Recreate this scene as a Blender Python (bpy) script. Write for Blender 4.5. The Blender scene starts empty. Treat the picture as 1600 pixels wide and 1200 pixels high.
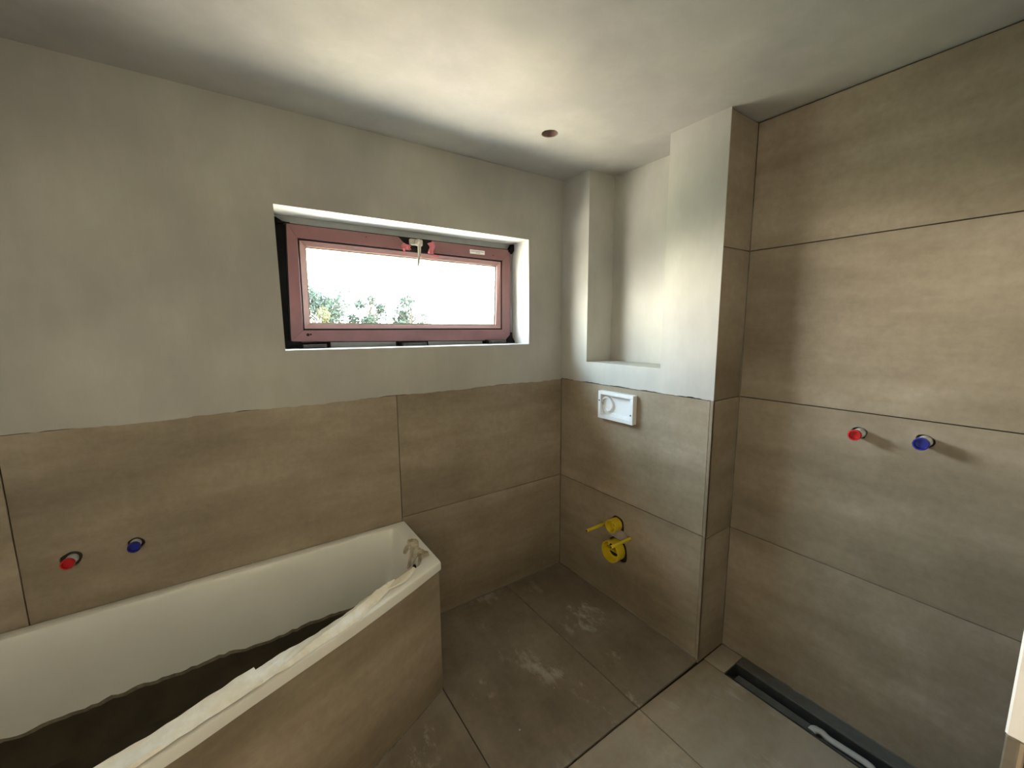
import bpy, bmesh, math, random
from mathutils import Vector, Matrix
from mathutils.geometry import tessellate_polygon

S = bpy.context.scene
C = S.collection
rnd = random.Random(7)
R = math.radians

# ------------------------------------------------------------------ camera
F_PX, CX, CY, CZ = 637.27, -1.6182, -1.8428, 1.5044
YAW, PITCH, ROLL = -0.5989, -0.1405, -0.0072
fwd = Vector((-math.sin(YAW)*math.cos(PITCH), math.cos(YAW)*math.cos(PITCH), math.sin(PITCH)))
r0 = Vector((math.cos(YAW), math.sin(YAW), 0)); u0 = r0.cross(fwd)
rt = r0*math.cos(ROLL) + u0*math.sin(ROLL); up = -r0*math.sin(ROLL) + u0*math.cos(ROLL)
cam = bpy.data.objects.new('camera', bpy.data.cameras.new('camera')); C.objects.link(cam)
cam.data.sensor_width = 36.0; cam.data.lens = F_PX/1600*36
cam.data.clip_start = 0.005; cam.data.clip_end = 300
M = Matrix((rt, up, -fwd)).transposed().to_4x4(); M.translation = (CX, CY, CZ)
cam.matrix_world = M
S.camera = cam

# ------------------------------------------------------------------ world: bright overcast sky, sunlit ground below the horizon
W = bpy.data.worlds.new('sky'); S.world = W; W.use_nodes = True
nt = W.node_tree; nt.nodes.clear()
wo = nt.nodes.new('ShaderNodeOutputWorld'); bg = nt.nodes.new('ShaderNodeBackground')
tc = nt.nodes.new('ShaderNodeTexCoord'); sx = nt.nodes.new('ShaderNodeSeparateXYZ')
mr = nt.nodes.new('ShaderNodeMapRange'); mr.inputs['From Min'].default_value = -0.5; mr.inputs['From Max'].default_value = 0.5
cr = nt.nodes.new('ShaderNodeValToRGB')
cr.color_ramp.elements[0].position = 0.0; cr.color_ramp.elements[0].color = (0.50, 0.45, 0.365, 1)
cr.color_ramp.elements[1].position = 1.0; cr.color_ramp.elements[1].color = (0.33, 0.46, 0.58, 1)
for p_, c_ in ((0.44, (.62, .565, .47, 1)), (0.5, (1.0, .95, .85, 1)), (0.64, (.98, .96, .90, 1)), (0.80, (.56, .66, .74, 1))):
    e = cr.color_ramp.elements.new(p_); e.color = c_
nt.links.new(tc.outputs['Generated'], sx.inputs[0]); nt.links.new(sx.outputs['Z'], mr.inputs['Value'])
nt.links.new(mr.outputs['Result'], cr.inputs[0]); nt.links.new(cr.outputs[0], bg.inputs['Color'])
bg.inputs['Strength'].default_value = 44.0
nt.links.new(bg.outputs[0], wo.inputs[0])

def portal(name, loc, rot, sx_, sy_):
    l = bpy.data.lights.new(name, 'AREA'); l.shape = 'RECTANGLE'; l.size = sx_; l.size_y = sy_
    l.cycles.is_portal = True
    o = bpy.data.objects.new(name, l); o.location = loc; o.rotation_euler = rot; C.objects.link(o)
# light portals (they emit nothing; they guide daylight sampling at the bathroom window and the added hall window)
portal('portal_bathroom_window', (-0.84, 0.36, 1.69), (R(-90), 0, 0), 1.10, 0.50)
portal('portal_added_hall_window', (-.03, -2.70, 1.40), (0, R(90), 0), 1.7, 1.4)

S.view_settings.view_transform = 'Standard'; S.view_settings.look = 'None'
S.view_settings.gamma = 1.0; S.view_settings.use_curve_mapping = False
S.view_settings.exposure = 0.98
S.cycles.use_denoising = True
S.cycles.max_bounces = 12; S.cycles.diffuse_bounces = 6; S.cycles.transparent_max_bounces = 12
S.cycles.sample_clamp_indirect = 8.0
S.cycles.caustics_reflective = False; S.cycles.caustics_refractive = False

# ------------------------------------------------------------------ materials
def new_mat(name):
    m = bpy.data.materials.new(name); m.use_nodes = True
    t = m.node_tree; return m, t, t.nodes['Principled BSDF']
def noise(t, scale, vec, detail=4, rough=0.6):
    n = t.nodes.new('ShaderNodeTexNoise'); n.inputs['Scale'].default_value = scale
    n.inputs['Detail'].default_value = detail; n.inputs['Roughness'].default_value = rough
    t.links.new(vec, n.inputs['Vector']); return n.outputs['Fac']
def ramp(t, fac, stops):
    c = t.nodes.new('ShaderNodeValToRGB'); el = c.color_ramp.elements
    el[0].position, el[0].color = stops[0][0], (*stops[0][1], 1)
    el[1].position, el[1].color = stops[-1][0], (*stops[-1][1], 1)
    for p_, c_ in stops[1:-1]:
        x = el.new(p_); x.color = (*c_, 1)
    t.links.new(fac, c.inputs[0]); return c.outputs[0]
def mix(t, a, b, fac, mode='MIX'):
    m = t.nodes.new('ShaderNodeMix'); m.data_type = 'RGBA'; m.blend_type = mode
    for s_, v in ((m.inputs['A'], a), (m.inputs['B'], b), (m.inputs['Factor'], fac)):
        if isinstance(v, (int, float)): s_.default_value = v
        elif isinstance(v, tuple): s_.default_value = (*v, 1)
        else: t.links.new(v, s_)
    return m.outputs['Result']
def coords(t, scale=(1, 1, 1), per_object=True):
    g = t.nodes.new('ShaderNodeNewGeometry'); mp = t.nodes.new('ShaderNodeMapping')
    mp.inputs['Scale'].default_value = scale
    v = g.outputs['Position']
    if per_object:
        oi = t.nodes.new('ShaderNodeObjectInfo'); ml = t.nodes.new('ShaderNodeMath'); ml.operation = 'MULTIPLY'
        ml.inputs[1].default_value = 37.0; t.links.new(oi.outputs['Random'], ml.inputs[0])
        ad = t.nodes.new('ShaderNodeVectorMath'); ad.operation = 'ADD'
        t.links.new(v, ad.inputs[0]); t.links.new(ml.outputs[0], ad.inputs[1]); v = ad.outputs[0]
    t.links.new(v, mp.inputs['Vector']); return mp.outputs[0]
def bump(t, bs, h, strength, dist=0.002):
    b = t.nodes.new('ShaderNodeBump'); b.inputs['Strength'].default_value = strength
    b.inputs['Distance'].default_value = dist; t.links.new(h, b.inputs['Height']); t.links.new(b.outputs[0], bs.inputs['Normal'])

def tile_mat(name, scale, tint=1.0, dust=0.0, scuff=0.0, rough=0.5):
    """concrete-look porcelain: clouds plus brushed streaks along `scale`'s small axis"""
    m, t, b = new_mat(name)
    v = coords(t, scale); v1 = coords(t)
    k = tint*1.62
    c1 = ramp(t, noise(t, 1.4, v, 5, .62), [(.33, (.145*k, .115*k, .076*k)), (.5, (.210*k, .170*k, .121*k)), (.67, (.272*k, .226*k, .172*k))])
    c2 = ramp(t, noise(t, 3.2, v1, 6, .65), [(.35, (.62, .58, .52)), (.65, (1.0, 1.0, 1.0))])
    c = mix(t, c1, c2, .55, 'MULTIPLY')
    fine = ramp(t, noise(t, 42, v1, 3, .7), [(.3, (.86, .86, .86)), (.7, (1.06, 1.06, 1.06))])
    c = mix(t, c, fine, .8, 'MULTIPLY')
    if dust:
        d = ramp(t, noise(t, 2.1, v1, 5, .7), [(.42, (0, 0, 0)), (.68, (dust, dust, dust))])
        c = mix(t, c, (.36, .32, .26), d)
    if scuff:
        g1 = noise(t, 6.0, coords(t, (1.0, .5, 1)), 8, .75)
        g2 = noise(t, 1.6, v1, 2, .5)
        mm = t.nodes.new('ShaderNodeMath'); mm.operation = 'MULTIPLY'
        a1 = ramp(t, g1, [(.56, (0, 0, 0)), (.64, (1, 1, 1))]); a2 = ramp(t, g2, [(.38, (0, 0, 0)), (.56, (scuff, scuff, scuff))])
        t.links.new(a1, mm.inputs[0]); t.links.new(a2, mm.inputs[1])
        c = mix(t, c, (.50, .47, .41), mm.outputs[0])
        # small plaster crumbs and drips
        vo = t.nodes.new('ShaderNodeTexVoronoi'); vo.inputs['Scale'].default_value = 17; t.links.new(v1, vo.inputs['Vector'])
        dots = ramp(t, vo.outputs['Distance'], [(.045, (1, 1, 1)), (.07, (0, 0, 0))])
        g3 = ramp(t, noise(t, 3.3, v1, 2, .5), [(.52, (0, 0, 0)), (.60, (.7, .7, .7))])
        m3 = t.nodes.new('ShaderNodeMath'); m3.operation = 'MULTIPLY'
        t.links.new(dots, m3.inputs[0]); t.links.new(g3, m3.inputs[1])
        c = mix(t, c, (.6, .57, .5), m3.outputs[0])
    t.links.new(c, b.inputs['Base Color'])
    b.inputs['Roughness'].default_value = rough
    b.inputs['Specular IOR Level'].default_value = 0.55
    bump(t, b, noise(t, 60, v1, 4, .6), .12, .001)
    return m

def plaster_mat(name, base=(.525, .515, .475), dark=(.435, .424, .383), sc=(1, 1, 1)):
    m, t, b = new_mat(name)
    v = coords(t, sc, False)
    c1 = ramp(t, noise(t, 1.7, v, 4, .55), [(.36, dark), (.64, base)])
    # trowel patches: soft voronoi cells
    vo = t.nodes.new('ShaderNodeTexVoronoi'); vo.feature = 'SMOOTH_F1'; vo.inputs['Scale'].default_value = 2.6
    vo.inputs['Smoothness'].default_value = .25; t.links.new(v, vo.inputs['Vector'])
    hs = ramp(t, vo.outputs['Distance'], [(.1, (1.07, 1.07, 1.02)), (.75, (.86, .85, .87))])
    c = mix(t, c1, hs, .8, 'MULTIPLY')
    st = ramp(t, noise(t, 9, coords(t, (1, 1, .35), False), 6, .7), [(.45, (.95, .95, .94)), (.72, (1.08, 1.08, 1.08))])
    c = mix(t, c, st, .7, 'MULTIPLY')
    t.links.new(c, b.inputs['Base Color']); b.inputs['Roughness'].default_value = .8
    b.inputs['Specular IOR Level'].default_value = .2
    bump(t, b, noise(t, 14, v, 5, .6), .25, .003)
    return m
def plain(name, col, rough=.5, metal=0.0, var=.12, nscale=30, bstr=.1, spec=.5):
    m, t, b = new_mat(name)
    v = coords(t)
    f = ramp(t, noise(t, nscale, v, 4, .6), [(.3, (1-var,)*3), (.7, (1+var*.4,)*3)])
    c = mix(t, tuple(col), f, 1.0, 'MULTIPLY')
    t.links.new(c, b.inputs['Base Color']); b.inputs['Roughness'].default_value = rough
    b.inputs['Metallic'].default_value = metal; b.inputs['Specular IOR Level'].default_value = spec
    if bstr: bump(t, b, noise(t, nscale*2, v, 3, .6), bstr, .001)
    return m

MT = {}
MT['tile_wall'] = tile_mat('tile_window_wall', (.55, .55, 2.4), 1.0)
MT['tile_floor_shaded'] = tile_mat('tile_floor_shaded', (2.0, .5, 1), .56, dust=.45, scuff=.85, rough=.45)  # the walls' tile darkened; floor shade is put into the tint
MT['tile_shower_floor_lit'] = tile_mat('tile_shower_floor_lit', (.5, 2.0, 1), 1.1, dust=.85, scuff=.4, rough=.45)  # same tile, lighter: window light put into the tint; dust is its own
MT['plaster'] = plaster_mat('plaster_skim')
MT['plaster_ceiling'] = plaster_mat('plaster_ceiling', (.515, .50, .465), (.415, .40, .375))
MT['plaster_hall'] = plaster_mat('plaster_hall', (.66, .58, .46), (.58, .51, .40))
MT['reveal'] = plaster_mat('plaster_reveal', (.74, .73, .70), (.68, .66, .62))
MT['grout'] = plain('grout', (.055, .045, .035), .9, var=.3)
MT['grout_light'] = plain('joint_silicone', (.15, .13, .10), .6, var=.3)
MT['masonry'] = plain('masonry', (.30, .27, .22), .95, var=.3)
MT['enamel'] = plain('bath_enamel', (.80, .785, .72), .28, var=.06, nscale=4, bstr=0)
MT['white_plastic'] = plain('white_plastic', (.80, .80, .80), .35, var=.03, bstr=0)
MT['yellow'] = plain('yellow_plastic', (.72, .55, .025), .4, var=.1, bstr=.03)
MT['red_plug'] = plain('red_plug', (.55, .012, .015), .35, var=.1, bstr=0)
MT['blue_plug'] = plain('blue_plug', (.010, .018, .28), .35, var=.1, bstr=0)
MT['hole'] = plain('hole_shade_black', (.012, .009, .008), .95, var=.3)  # near-black colour stands in for the shade inside openings
MT['film_red'] = plain('red_protective_film', (.20, .088, .092), .45, var=.16, nscale=9, bstr=.12)
MT['film_pink'] = plain('torn_red_film', (.52, .13, .15), .4, var=.2, nscale=25, bstr=.2)
MT['bead_red_glow'] = plain('bead_film_glow', (.30, .165, .15), .45, var=.1, nscale=12)  # film red made paler; the window's glow is put into the colour
MT['black_foil'] = plain('black_foil', (.004, .004, .004), .6, var=.3, spec=.1)
MT['black_profile'] = plain('black_profile', (.012, .011, .010), .6, var=.2, spec=.15)
MT['frame_grey'] = plain('frame_grey', (.33, .345, .34), .6, var=.1)
MT['frame_grey_dark'] = plain('clip_grey', (.07, .065, .06), .6, var=.3)
MT['silver'] = plain('silver_handle', (.42, .38, .32), .35, metal=.3, var=.2)
MT['label'] = plain('label_paper', (.78, .76, .74), .6, var=.05)
MT['ink'] = plain('label_ink', (.10, .09, .10), .8)
MT['steel_dark'] = plain('drain_steel', (.060, .062, .060), .45, metal=.3, var=.3, nscale=20)
MT['strip_grey'] = plain('drain_frame_strip', (.105, .105, .095), .6, var=.25, nscale=25)
MT['pipe_grey'] = plain('pale_drain_hook', (.42, .42, .40), .5, var=.15)
MT['foam'] = plain('insulation_pad', (.45, .40, .36), .9, var=.2)
MT['conduit'] = plain('conduit_pink', (.26, .17, .145), .6, var=.2)
MT['mouth_shade'] = plain('mouth_shade_brown', (.10, .055, .02), .7, var=.2)  # brown darkened to carry the shade inside the small cap
MT['liner'] = plain('bath_liner_board', (.060, .045, .024), .85, var=.35, nscale=10)
MT['liner_edge'] = plain('liner_torn_edge', (.24, .20, .13), .85, var=.4, nscale=30)
MT['leaf'] = plain('leaf', (.022, .029, .019), .7, var=.4, spec=.1, bstr=0)
MT['leaf_yellow'] = plain('leaf_yellow', (.034, .031, .012), .7, var=.4, spec=.1, bstr=0)
MT['bark'] = plain('bark', (.03, .022, .015), .9)
MT['field'] = plain('dry_ground', (.35, .32, .22), .9, nscale=.4)

def film_mat():
    m, t, b = new_mat('milky_protective_film')
    v = coords(t, (1, 1, 1), False)
    c = ramp(t, noise(t, 11, v, 6, .7), [(.35, (.74, .67, .52)), (.62, (.90, .87, .78))])
    t.links.new(c, b.inputs['Base Color']); b.inputs['Roughness'].default_value = .28
    b.inputs['Specular IOR Level'].default_value = .6
    bump(t, b, noise(t, 26, coords(t, (1, 1, 1), False), 6, .75), .45, .004)
    return m
MT['film'] = film_mat()
def stained_film():
    m, t, b = new_mat('stained_film')
    v = coords(t, (1, 1, 1), False)
    c = ramp(t, noise(t, 22, v, 6, .7), [(.36, (.20, .15, .08)), (.6, (.58, .52, .40))])
    t.links.new(c, b.inputs['Base Color']); b.inputs['Roughness'].default_value = .5
    bump(t, b, noise(t, 40, v, 5, .7), .4, .003)
    return m
MT['film_stained'] = stained_film()
def glass_mat():
    m = bpy.data.materials.new('window_glass'); m.use_nodes = True
    t = m.node_tree; t.nodes.clear()
    o = t.nodes.new('ShaderNodeOutputMaterial'); tr = t.nodes.new('ShaderNodeBsdfTransparent'); gl = t.nodes.new('ShaderNodeBsdfGlossy')
    tr.inputs['Color'].default_value = (.96, .975, .965, 1); gl.inputs['Roughness'].default_value = .02
    lw = t.nodes.new('ShaderNodeLayerWeight'); lw.inputs['Blend'].default_value = .5
    pw = t.nodes.new('ShaderNodeMath'); pw.operation = 'POWER'; pw.inputs[1].default_value = 5.0
    ma = t.nodes.new('ShaderNodeMath'); ma.operation = 'MULTIPLY_ADD'; ma.inputs[1].default_value = .9; ma.inputs[2].default_value = .04
    t.links.new(lw.outputs['Facing'], pw.inputs[0]); t.links.new(pw.outputs[0], ma.inputs[0])
    mx = t.nodes.new('ShaderNodeMixShader'); t.links.new(ma.outputs[0], mx.inputs[0])
    t.links.new(tr.outputs[0], mx.inputs[1]); t.links.new(gl.outputs[0], mx.inputs[2]); t.links.new(mx.outputs[0], o.inputs[0])
    return m
MT['glass'] = glass_mat()

# ------------------------------------------------------------------ mesh helpers
def link(name, bm, mats, parent=None, smooth=False, kind=None):
    me = bpy.data.meshes.new(name); bmesh.ops.recalc_face_normals(bm, faces=bm.faces[:])
    bm.to_mesh(me); bm.free()
    for m in (mats if isinstance(mats, (list, tuple)) else [mats]): me.materials.append(MT[m])
    if smooth:
        for p_ in me.polygons: p_.use_smooth = True
        try: me.set_sharp_from_angle(angle=R(38))
        except Exception: pass
    o = bpy.data.objects.new(name, me); C.objects.link(o)
    if parent: o.parent = parent
    if kind: o['kind'] = kind
    return o
def thing(name, loc, label, cat, group=None):
    o = bpy.data.objects.new(name, None); o.location = loc; o.empty_display_size = .05; C.objects.link(o)
    o['label'] = label; o['category'] = cat
    if group: o['group'] = group
    return o
def tag(o, label, cat, group=None):
    o['label'] = label; o['category'] = cat
    if group: o['group'] = group
    return o
def under(o, root):
    """parent keeping world coordinates (root has only a location)"""
    o.parent = root; o.matrix_parent_inverse = Matrix.Translation(-Vector(root.location)); return o
def box(bm, a, b, bev=0.0, mi=0):
    x0, x1 = sorted((a[0], b[0])); y0, y1 = sorted((a[1], b[1])); z0, z1 = sorted((a[2], b[2]))
    vs = [bm.verts.new(q) for q in ((x0,y0,z0),(x1,y0,z0),(x1,y1,z0),(x0,y1,z0),(x0,y0,z1),(x1,y0,z1),(x1,y1,z1),(x0,y1,z1))]
    fs = [bm.faces.new([vs[i] for i in f]) for f in ((0,3,2,1),(4,5,6,7),(0,1,5,4),(1,2,6,5),(2,3,7,6),(3,0,4,7))]
    for f in fs: f.material_index = mi
    if bev:
        es = list({e_ for f in fs for e_ in f.edges})
        bmesh.ops.bevel(bm, geom=es, offset=bev, segments=1, affect='EDGES')
    return vs
def boxo(name, a, b, mat, parent=None, bev=0.0, kind=None):
    bm = bmesh.new(); box(bm, a, b, bev); return link(name, bm, mat, parent, kind=kind)
def extrude_poly(bm, outer, holes, fn, d0, d1, mi=0, side_mi=None):
    """polygon with holes (2-D) extruded between depths d0, d1; fn(a, b, d) -> world point"""
    loops = [outer] + holes
    flat = [q for l in loops for q in l]
    tris = tessellate_polygon([[Vector((q[0], q[1], 0)) for q in l] for l in loops])
    V0 = [bm.verts.new(fn(q[0], q[1], d0)) for q in flat]; V1 = [bm.verts.new(fn(q[0], q[1], d1)) for q in flat]
    for tr in tris:
        for V in (V0, V1):
            try:
                f = bm.faces.new([V[i] for i in tr]); f.material_index = mi
            except ValueError: pass
    k = 0
    for li, l in enumerate(loops):
        n = len(l)
        for i in range(n):
            a, b = k+i, k+(i+1) % n
            f = bm.faces.new((V0[a], V0[b], V1[b], V1[a])); f.material_index = mi if side_mi is None or li == 0 else side_mi
        k += n
def tube(bm, p0, p1, r0_, r1_=None, seg=24, cap0=True, cap1=True, mi=0):
    p0, p1 = Vector(p0), Vector(p1); r1_ = r0_ if r1_ is None else r1_
    d = (p1-p0).normalized(); a = d.orthogonal().normalized(); b = d.cross(a)
    A = [bm.verts.new(p0 + (a*math.cos(t)+b*math.sin(t))*r0_) for t in [2*math.pi*i/seg for i in range(seg)]]
    B = [bm.verts.new(p1 + (a*math.cos(t)+b*math.sin(t))*r1_) for t in [2*math.pi*i/seg for i in range(seg)]]
    for i in range(seg):
        f = bm.faces.new((A[i], A[(i+1) % seg], B[(i+1) % seg], B[i])); f.material_index = mi
    if cap0: bm.faces.new(A[::-1]).material_index = mi
    if cap1: bm.faces.new(B).material_index = mi
def lathe(bm, p0, axis, prof, seg=32, mi=0, rib=None):
    """prof: list of (dist along axis, radius); closed surface of revolution"""
    p0 = Vector(p0); d = Vector(axis).normalized(); a = d.orthogonal().normalized(); b = d.cross(a)
    rings = []
    for (h, r_) in prof:
        if r_ < 1e-6: rings.append([bm.verts.new(p0+d*h)]); continue
        rings.append([bm.verts.new(p0 + d*h + (a*math.cos(2*math.pi*i/seg)+b*math.sin(2*math.pi*i/seg))*(r_+(rib if rib and i % 2 and r_ > prof[0][1]*.98 else 0))) for i in range(seg)])
    for A, B in zip(rings, rings[1:]):
        for i in range(seg):
            j = (i+1) % seg
            if len(A) == 1 and len(B) == 1: continue
            if len(A) == 1: f = bm.faces.new((A[0], B[j], B[i]))
            elif len(B) == 1: f = bm.faces.new((A[i], A[j], B[0]))
            else: f = bm.faces.new((A[i], A[j], B[j], B[i]))
            f.material_index = mi
def sheet(bm, fn, nu, nv, mi=0, thick=0.0):
    """grid from fn(u, v) in 0..1"""
    V = [[bm.verts.new(fn(i/nu, j/nv)) for j in range(nv+1)] for i in range(nu+1)]
    fs = []
    for i in range(nu):
        for j in range(nv):
            f = bm.faces.new((V[i][j], V[i+1][j], V[i+1][j+1], V[i][j+1])); f.material_index = mi; fs.append(f)
    if thick:
        bmesh.ops.recalc_face_normals(bm, faces=fs)
        bmesh.ops.solidify(bm, geom=fs, thickness=thick)

# ------------------------------------------------------------------ dimensions (metres; window wall y=0, niche wall x=0)
H = 2.3115
J = [0.0, 0.592, 1.192, 1.808, 2.306]       # horizontal tile joints
SX = 0.2047; SY = -0.9455                    # shower wall plane, shower return plane
XL = -2.72                                   # left wall
YF = -1.832                                  # front wall (with the doorway the camera stands in)
G = 0.0035                                   # joint width
TT = 0.010                                   # tile thickness

# ------------------------------------------------------------------ floor
bm = bmesh.new()
for a, b in (((-3.4, -4.6, -.30), (-.42, .30, -TT-.0005)), ((-.42, -4.6, -.30), (.05, .30, -TT-.0155)), ((.14, -4.6, -.30), (.6, .30, -TT-.015)), ((.05, -1.045, -.30), (.14, .30, -TT-.0155)), ((.05, -4.6, -.30), (.14, -1.785, -TT-.0155)), ((.05, -1.785, -.30), (.14, -1.045, -.0755))):
    box(bm, a, b)
fl = link('floor', bm, 'grout', kind='structure')
def ftile(x0, x1, y0, y1, mat='tile_floor_shaded', z=0.0, tilt=0.0):
    bm = bmesh.new(); box(bm, (x0+G/2, y0+G/2, z-TT), (x1-G/2, y1-G/2, z), .0009)
    for v in bm.verts: v.co.z += tilt*(v.co.x-x0)
    return link('tile', bm, mat, fl)
ftile(-.409, -.001, SY, -.001); ftile(-1.010, -.409, SY, -.001)
ftile(-1.611, -1.010, SY, -.001); ftile(-2.212, -1.611, SY, -.001); ftile(XL, -2.212, SY, -.001)
SL = -.014/.45
ys = SY-.004
ftile(-.409, .046, YF, ys, 'tile_shower_floor_lit', 0, SL)
ftile(-1.010, -.409, YF, ys, 'tile_shower_floor_lit'); ftile(-1.611, -1.010, YF, ys, 'tile_floor_shaded'); ftile(-2.212, -1.611, YF, ys, 'tile_floor_shaded'); ftile(XL, -2.212, YF, ys, 'tile_floor_shaded')
for i in range(5):
    ftile(-3.2+.6*i, -2.6+.6*i, -3.04, YF); ftile(-3.2+.6*i, -2.6+.6*i, -4.24, -3.04)
# end cut piece between the niche edge and the drain, and the narrow strip along the wall
bm = bmesh.new(); box(bm, (.049, -1.043, -.024), (SX-.002, ys, -.0145), .0008); link('tile', bm, 'tile_shower_floor_lit', fl)
# pale mortar / silicone lines along the floor edges
bm = bmesh.new()
def fillet(bm, p, q, n1, n2, s=.006):
    p, q, n1, n2 = map(Vector, (p, q, n1, n2))
    n = 24; rows = []
    for i in range(n+1):
        c = p.lerp(q, i/n); w = s*(.6+.8*rnd.random())
        rows.append((bm.verts.new(c), bm.verts.new(c+n1*w), bm.verts.new(c+n2*w)))
    for A, B in zip(rows, rows[1:]):
        bm.faces.new((A[1], B[1], B[2], A[2])); bm.faces.new((A[0], B[0], B[1], A[1])); bm.faces.new((A[0], A[2], B[2], B[0]))
fillet(bm, (-1.0, 0, 0), (0, 0, 0), (0, -1, 0), (0, 0, 1), .0045)
fillet(bm, (0, 0, 0), (0, SY, 0), (-1, 0, 0), (0, 0, 1), .0045)
fillet(bm, (SX, ys, -.0145), (SX, YF, -.0145), (-1, 0, 0), (0, 0, 1), .004)
link('floor_joint', bm, 'grout_light', fl)

# ------------------------------------------------------------------ window wall
wx0, wx1, wz0, wz1 = -1.446, -.245, 1.410, 1.968
wb = bpy.data.objects.new('wall_back', None); C.objects.link(wb)
wb['kind'] = 'structure'
fnb = lambda a, b, d: (a, d, b)
bm = bmesh.new()
low = []
n = 150
for i in range(n+1):
    x = XL-.2 + (0.0-(XL-.2))*i/n
    low.append((x, J[2]-.0045+.0045*rnd.random()+.0022*math.sin(i*.21)))
outer = low + [(0.0, H+.05), (XL-.2, H+.05)]
hole = [(wx0, wz0+.006), (wx0, wz1), (wx1, wz1), (wx1, wz0-.004)]
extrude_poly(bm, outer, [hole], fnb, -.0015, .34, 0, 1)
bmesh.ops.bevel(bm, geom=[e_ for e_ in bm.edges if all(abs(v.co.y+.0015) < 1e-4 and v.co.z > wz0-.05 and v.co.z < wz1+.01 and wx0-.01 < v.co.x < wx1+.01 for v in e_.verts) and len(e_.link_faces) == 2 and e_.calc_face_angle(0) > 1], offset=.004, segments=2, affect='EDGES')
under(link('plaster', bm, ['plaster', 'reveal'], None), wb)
under(boxo('wall_core', (XL-.2, TT+.0005, -.3), (.0, .34, J[2]+.004), 'grout'), wb)
under(boxo('wall_core', (.0, .0125, -.3), (.6, .34, H+.05), 'grout'), wb)
under(boxo('wall_core', (.3405, -.3, -.3), (.6, .34, H+.05), 'grout'), wb)
def wtile(x0, x1, z0, z1, hole=None):
    bm = bmesh.new()
    if hole:
        (hx, hz, hr) = hole if not isinstance(hole, list) else hole[0]
        hl = hole if isinstance(hole, list) else [hole]
        pts = [[(h[0]+h[2]*(1+.12*math.sin(3*t+h[0]*9))*math.cos(t), h[1]+h[2]*(1+.1*math.sin(2*t))*math.sin(t)) for t in [2*math.pi*i/22 for i in range(22)]] for h in hl]
        extrude_poly(bm, [(x0+G/2, z0+G/2), (x1-G/2, z0+G/2), (x1-G/2, z1-G/2), (x0+G/2, z1-G/2)], pts, fnb, 0, TT)
    else: box(bm, (x0+G/2, 0, z0+G/2), (x1-G/2, TT, z1-G/2), .0009)
    return under(link('tile', bm, 'tile_wall', None), wb)
wtile(-1.009, -.002, J[1], J[2]); wtile(-1.009, -.002, J[0], J[1])
wtile(-2.226, -1.009, .50, J[2], [(-2.112, .759, .026), (-1.955, .762, .023)]); wtile(XL, -2.226, .50, J[2])
wtile(-2.226, -1.009, J[0], .50); wtile(XL, -2.226, J[0], .50)
bm = bmesh.new()
for v_ in ((-.0005, 0.0),):
    fillet(bm, (-.0005, 0, 0), (-.0005, 0, J[2]), (-1, 0, 0), (0, -1, 0), .0035)
under(link('corner_joint', bm, 'grout_light'), wb)

# ------------------------------------------------------------------ niche wall and shower walls
wr = bpy.data.objects.new('wall_right', None); C.objects.link(wr); wr['kind'] = 'structure'
fnr = lambda a, b, d: (d, a, b)
bm = bmesh.new()
low = []
n = 60
for i in range(n+1):
    y = 0.0 + SY*i/n
    low.append((y, J[2]+.0005+.0035*rnd.random()+.0022*math.sin(i*.5)))
ny0, ny1, nz = -.209, -.686, 1.307
outer = low + [(SY, H+.05), (ny1, H+.05), (ny1, nz), (ny0, nz), (ny0, H+.05), (0.0, H+.05)]
extrude_poly(bm, outer, [], fnr, -.0015, .0012)
outer = [(max(q[0], SY+.0108), q[1]) for q in outer]
extrude_poly(bm, outer, [], fnr, .0012, .19)
link('x', bm, 'plaster'); o = C.objects['x']; o.name = 'plaster'; under(o, wr)
under(boxo('niche_back', (.19, 0, 1.15), (.34, SY+.012, H+.05), 'plaster'), wr)
boxo_ = boxo('wall_core', (TT+.0005, 0, -.3), (.19, SY+.012, J[2]+.002), 'grout'); under(boxo_, wr)
under(boxo('wall_core', (.19, 0, -.3), (.34, SY+.012, 1.15), 'grout'), wr)
under(boxo('wall_core', (SX+TT+.0005, SY+.02, -.3), (SX+.2, YF-.2, H+.05), 'grout'), wr)
under(boxo('wall_core', (.002, SY+.0115, -.3), (SX+.1, SY+.03, H+.05), 'grout'), wr)
ED = .013
def rtile(y0, y1, z0, z1, x=0.0, mat='tile_wall', holes=None):
    bm = bmesh.new()
    a, b = sorted((y0, y1))
    if holes:
        pts = [[(h[0]+h[2]*(1+.1*math.sin(3*t+h[0]*9))*math.cos(t), h[1]+h[2]*(1+.08*math.sin(2*t+1))*math.sin(t)) for t in [2*math.pi*i/22 for i in range(22)]] for h in holes]
        extrude_poly(bm, [(a+G/2, z0+G/2), (b-G/2, z0+G/2), (b-G/2, z1-G/2), (a+G/2, z1-G/2)], pts, fnr, x, x+TT)
    else: box(bm, (x, a+G/2, z0+G/2), (x+TT, b-G/2, z1-G/2), .0009)
    return under(link('tile', bm, mat, None), wr)
RODY = (-.364, -.546); MIDY = -.455
rtile(SY+ED, -.002, J[0], J[1], 0, 'tile_wall', [(RODY[0], .413, .012), (RODY[1], .408, .012), (MIDY-.008, .455, .046), (MIDY-.012, .312, .070)])
rtile(SY+ED, -.002, J[1], J[2])
# slim edge trim at the outer corner, one length per tile row
for a, b in ((J[0], J[1]), (J[1], J[2]+.003)):
    bm = bmesh.new(); box(bm, (-.0015, SY, a+.001), (TT, SY+ED, b-.001), .0012)
    under(link('edge_trim', bm, 'tile_wall'), wr)
JS = [-.016, .583, 1.1925, 1.808, H-.005]
bm = bmesh.new()
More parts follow.
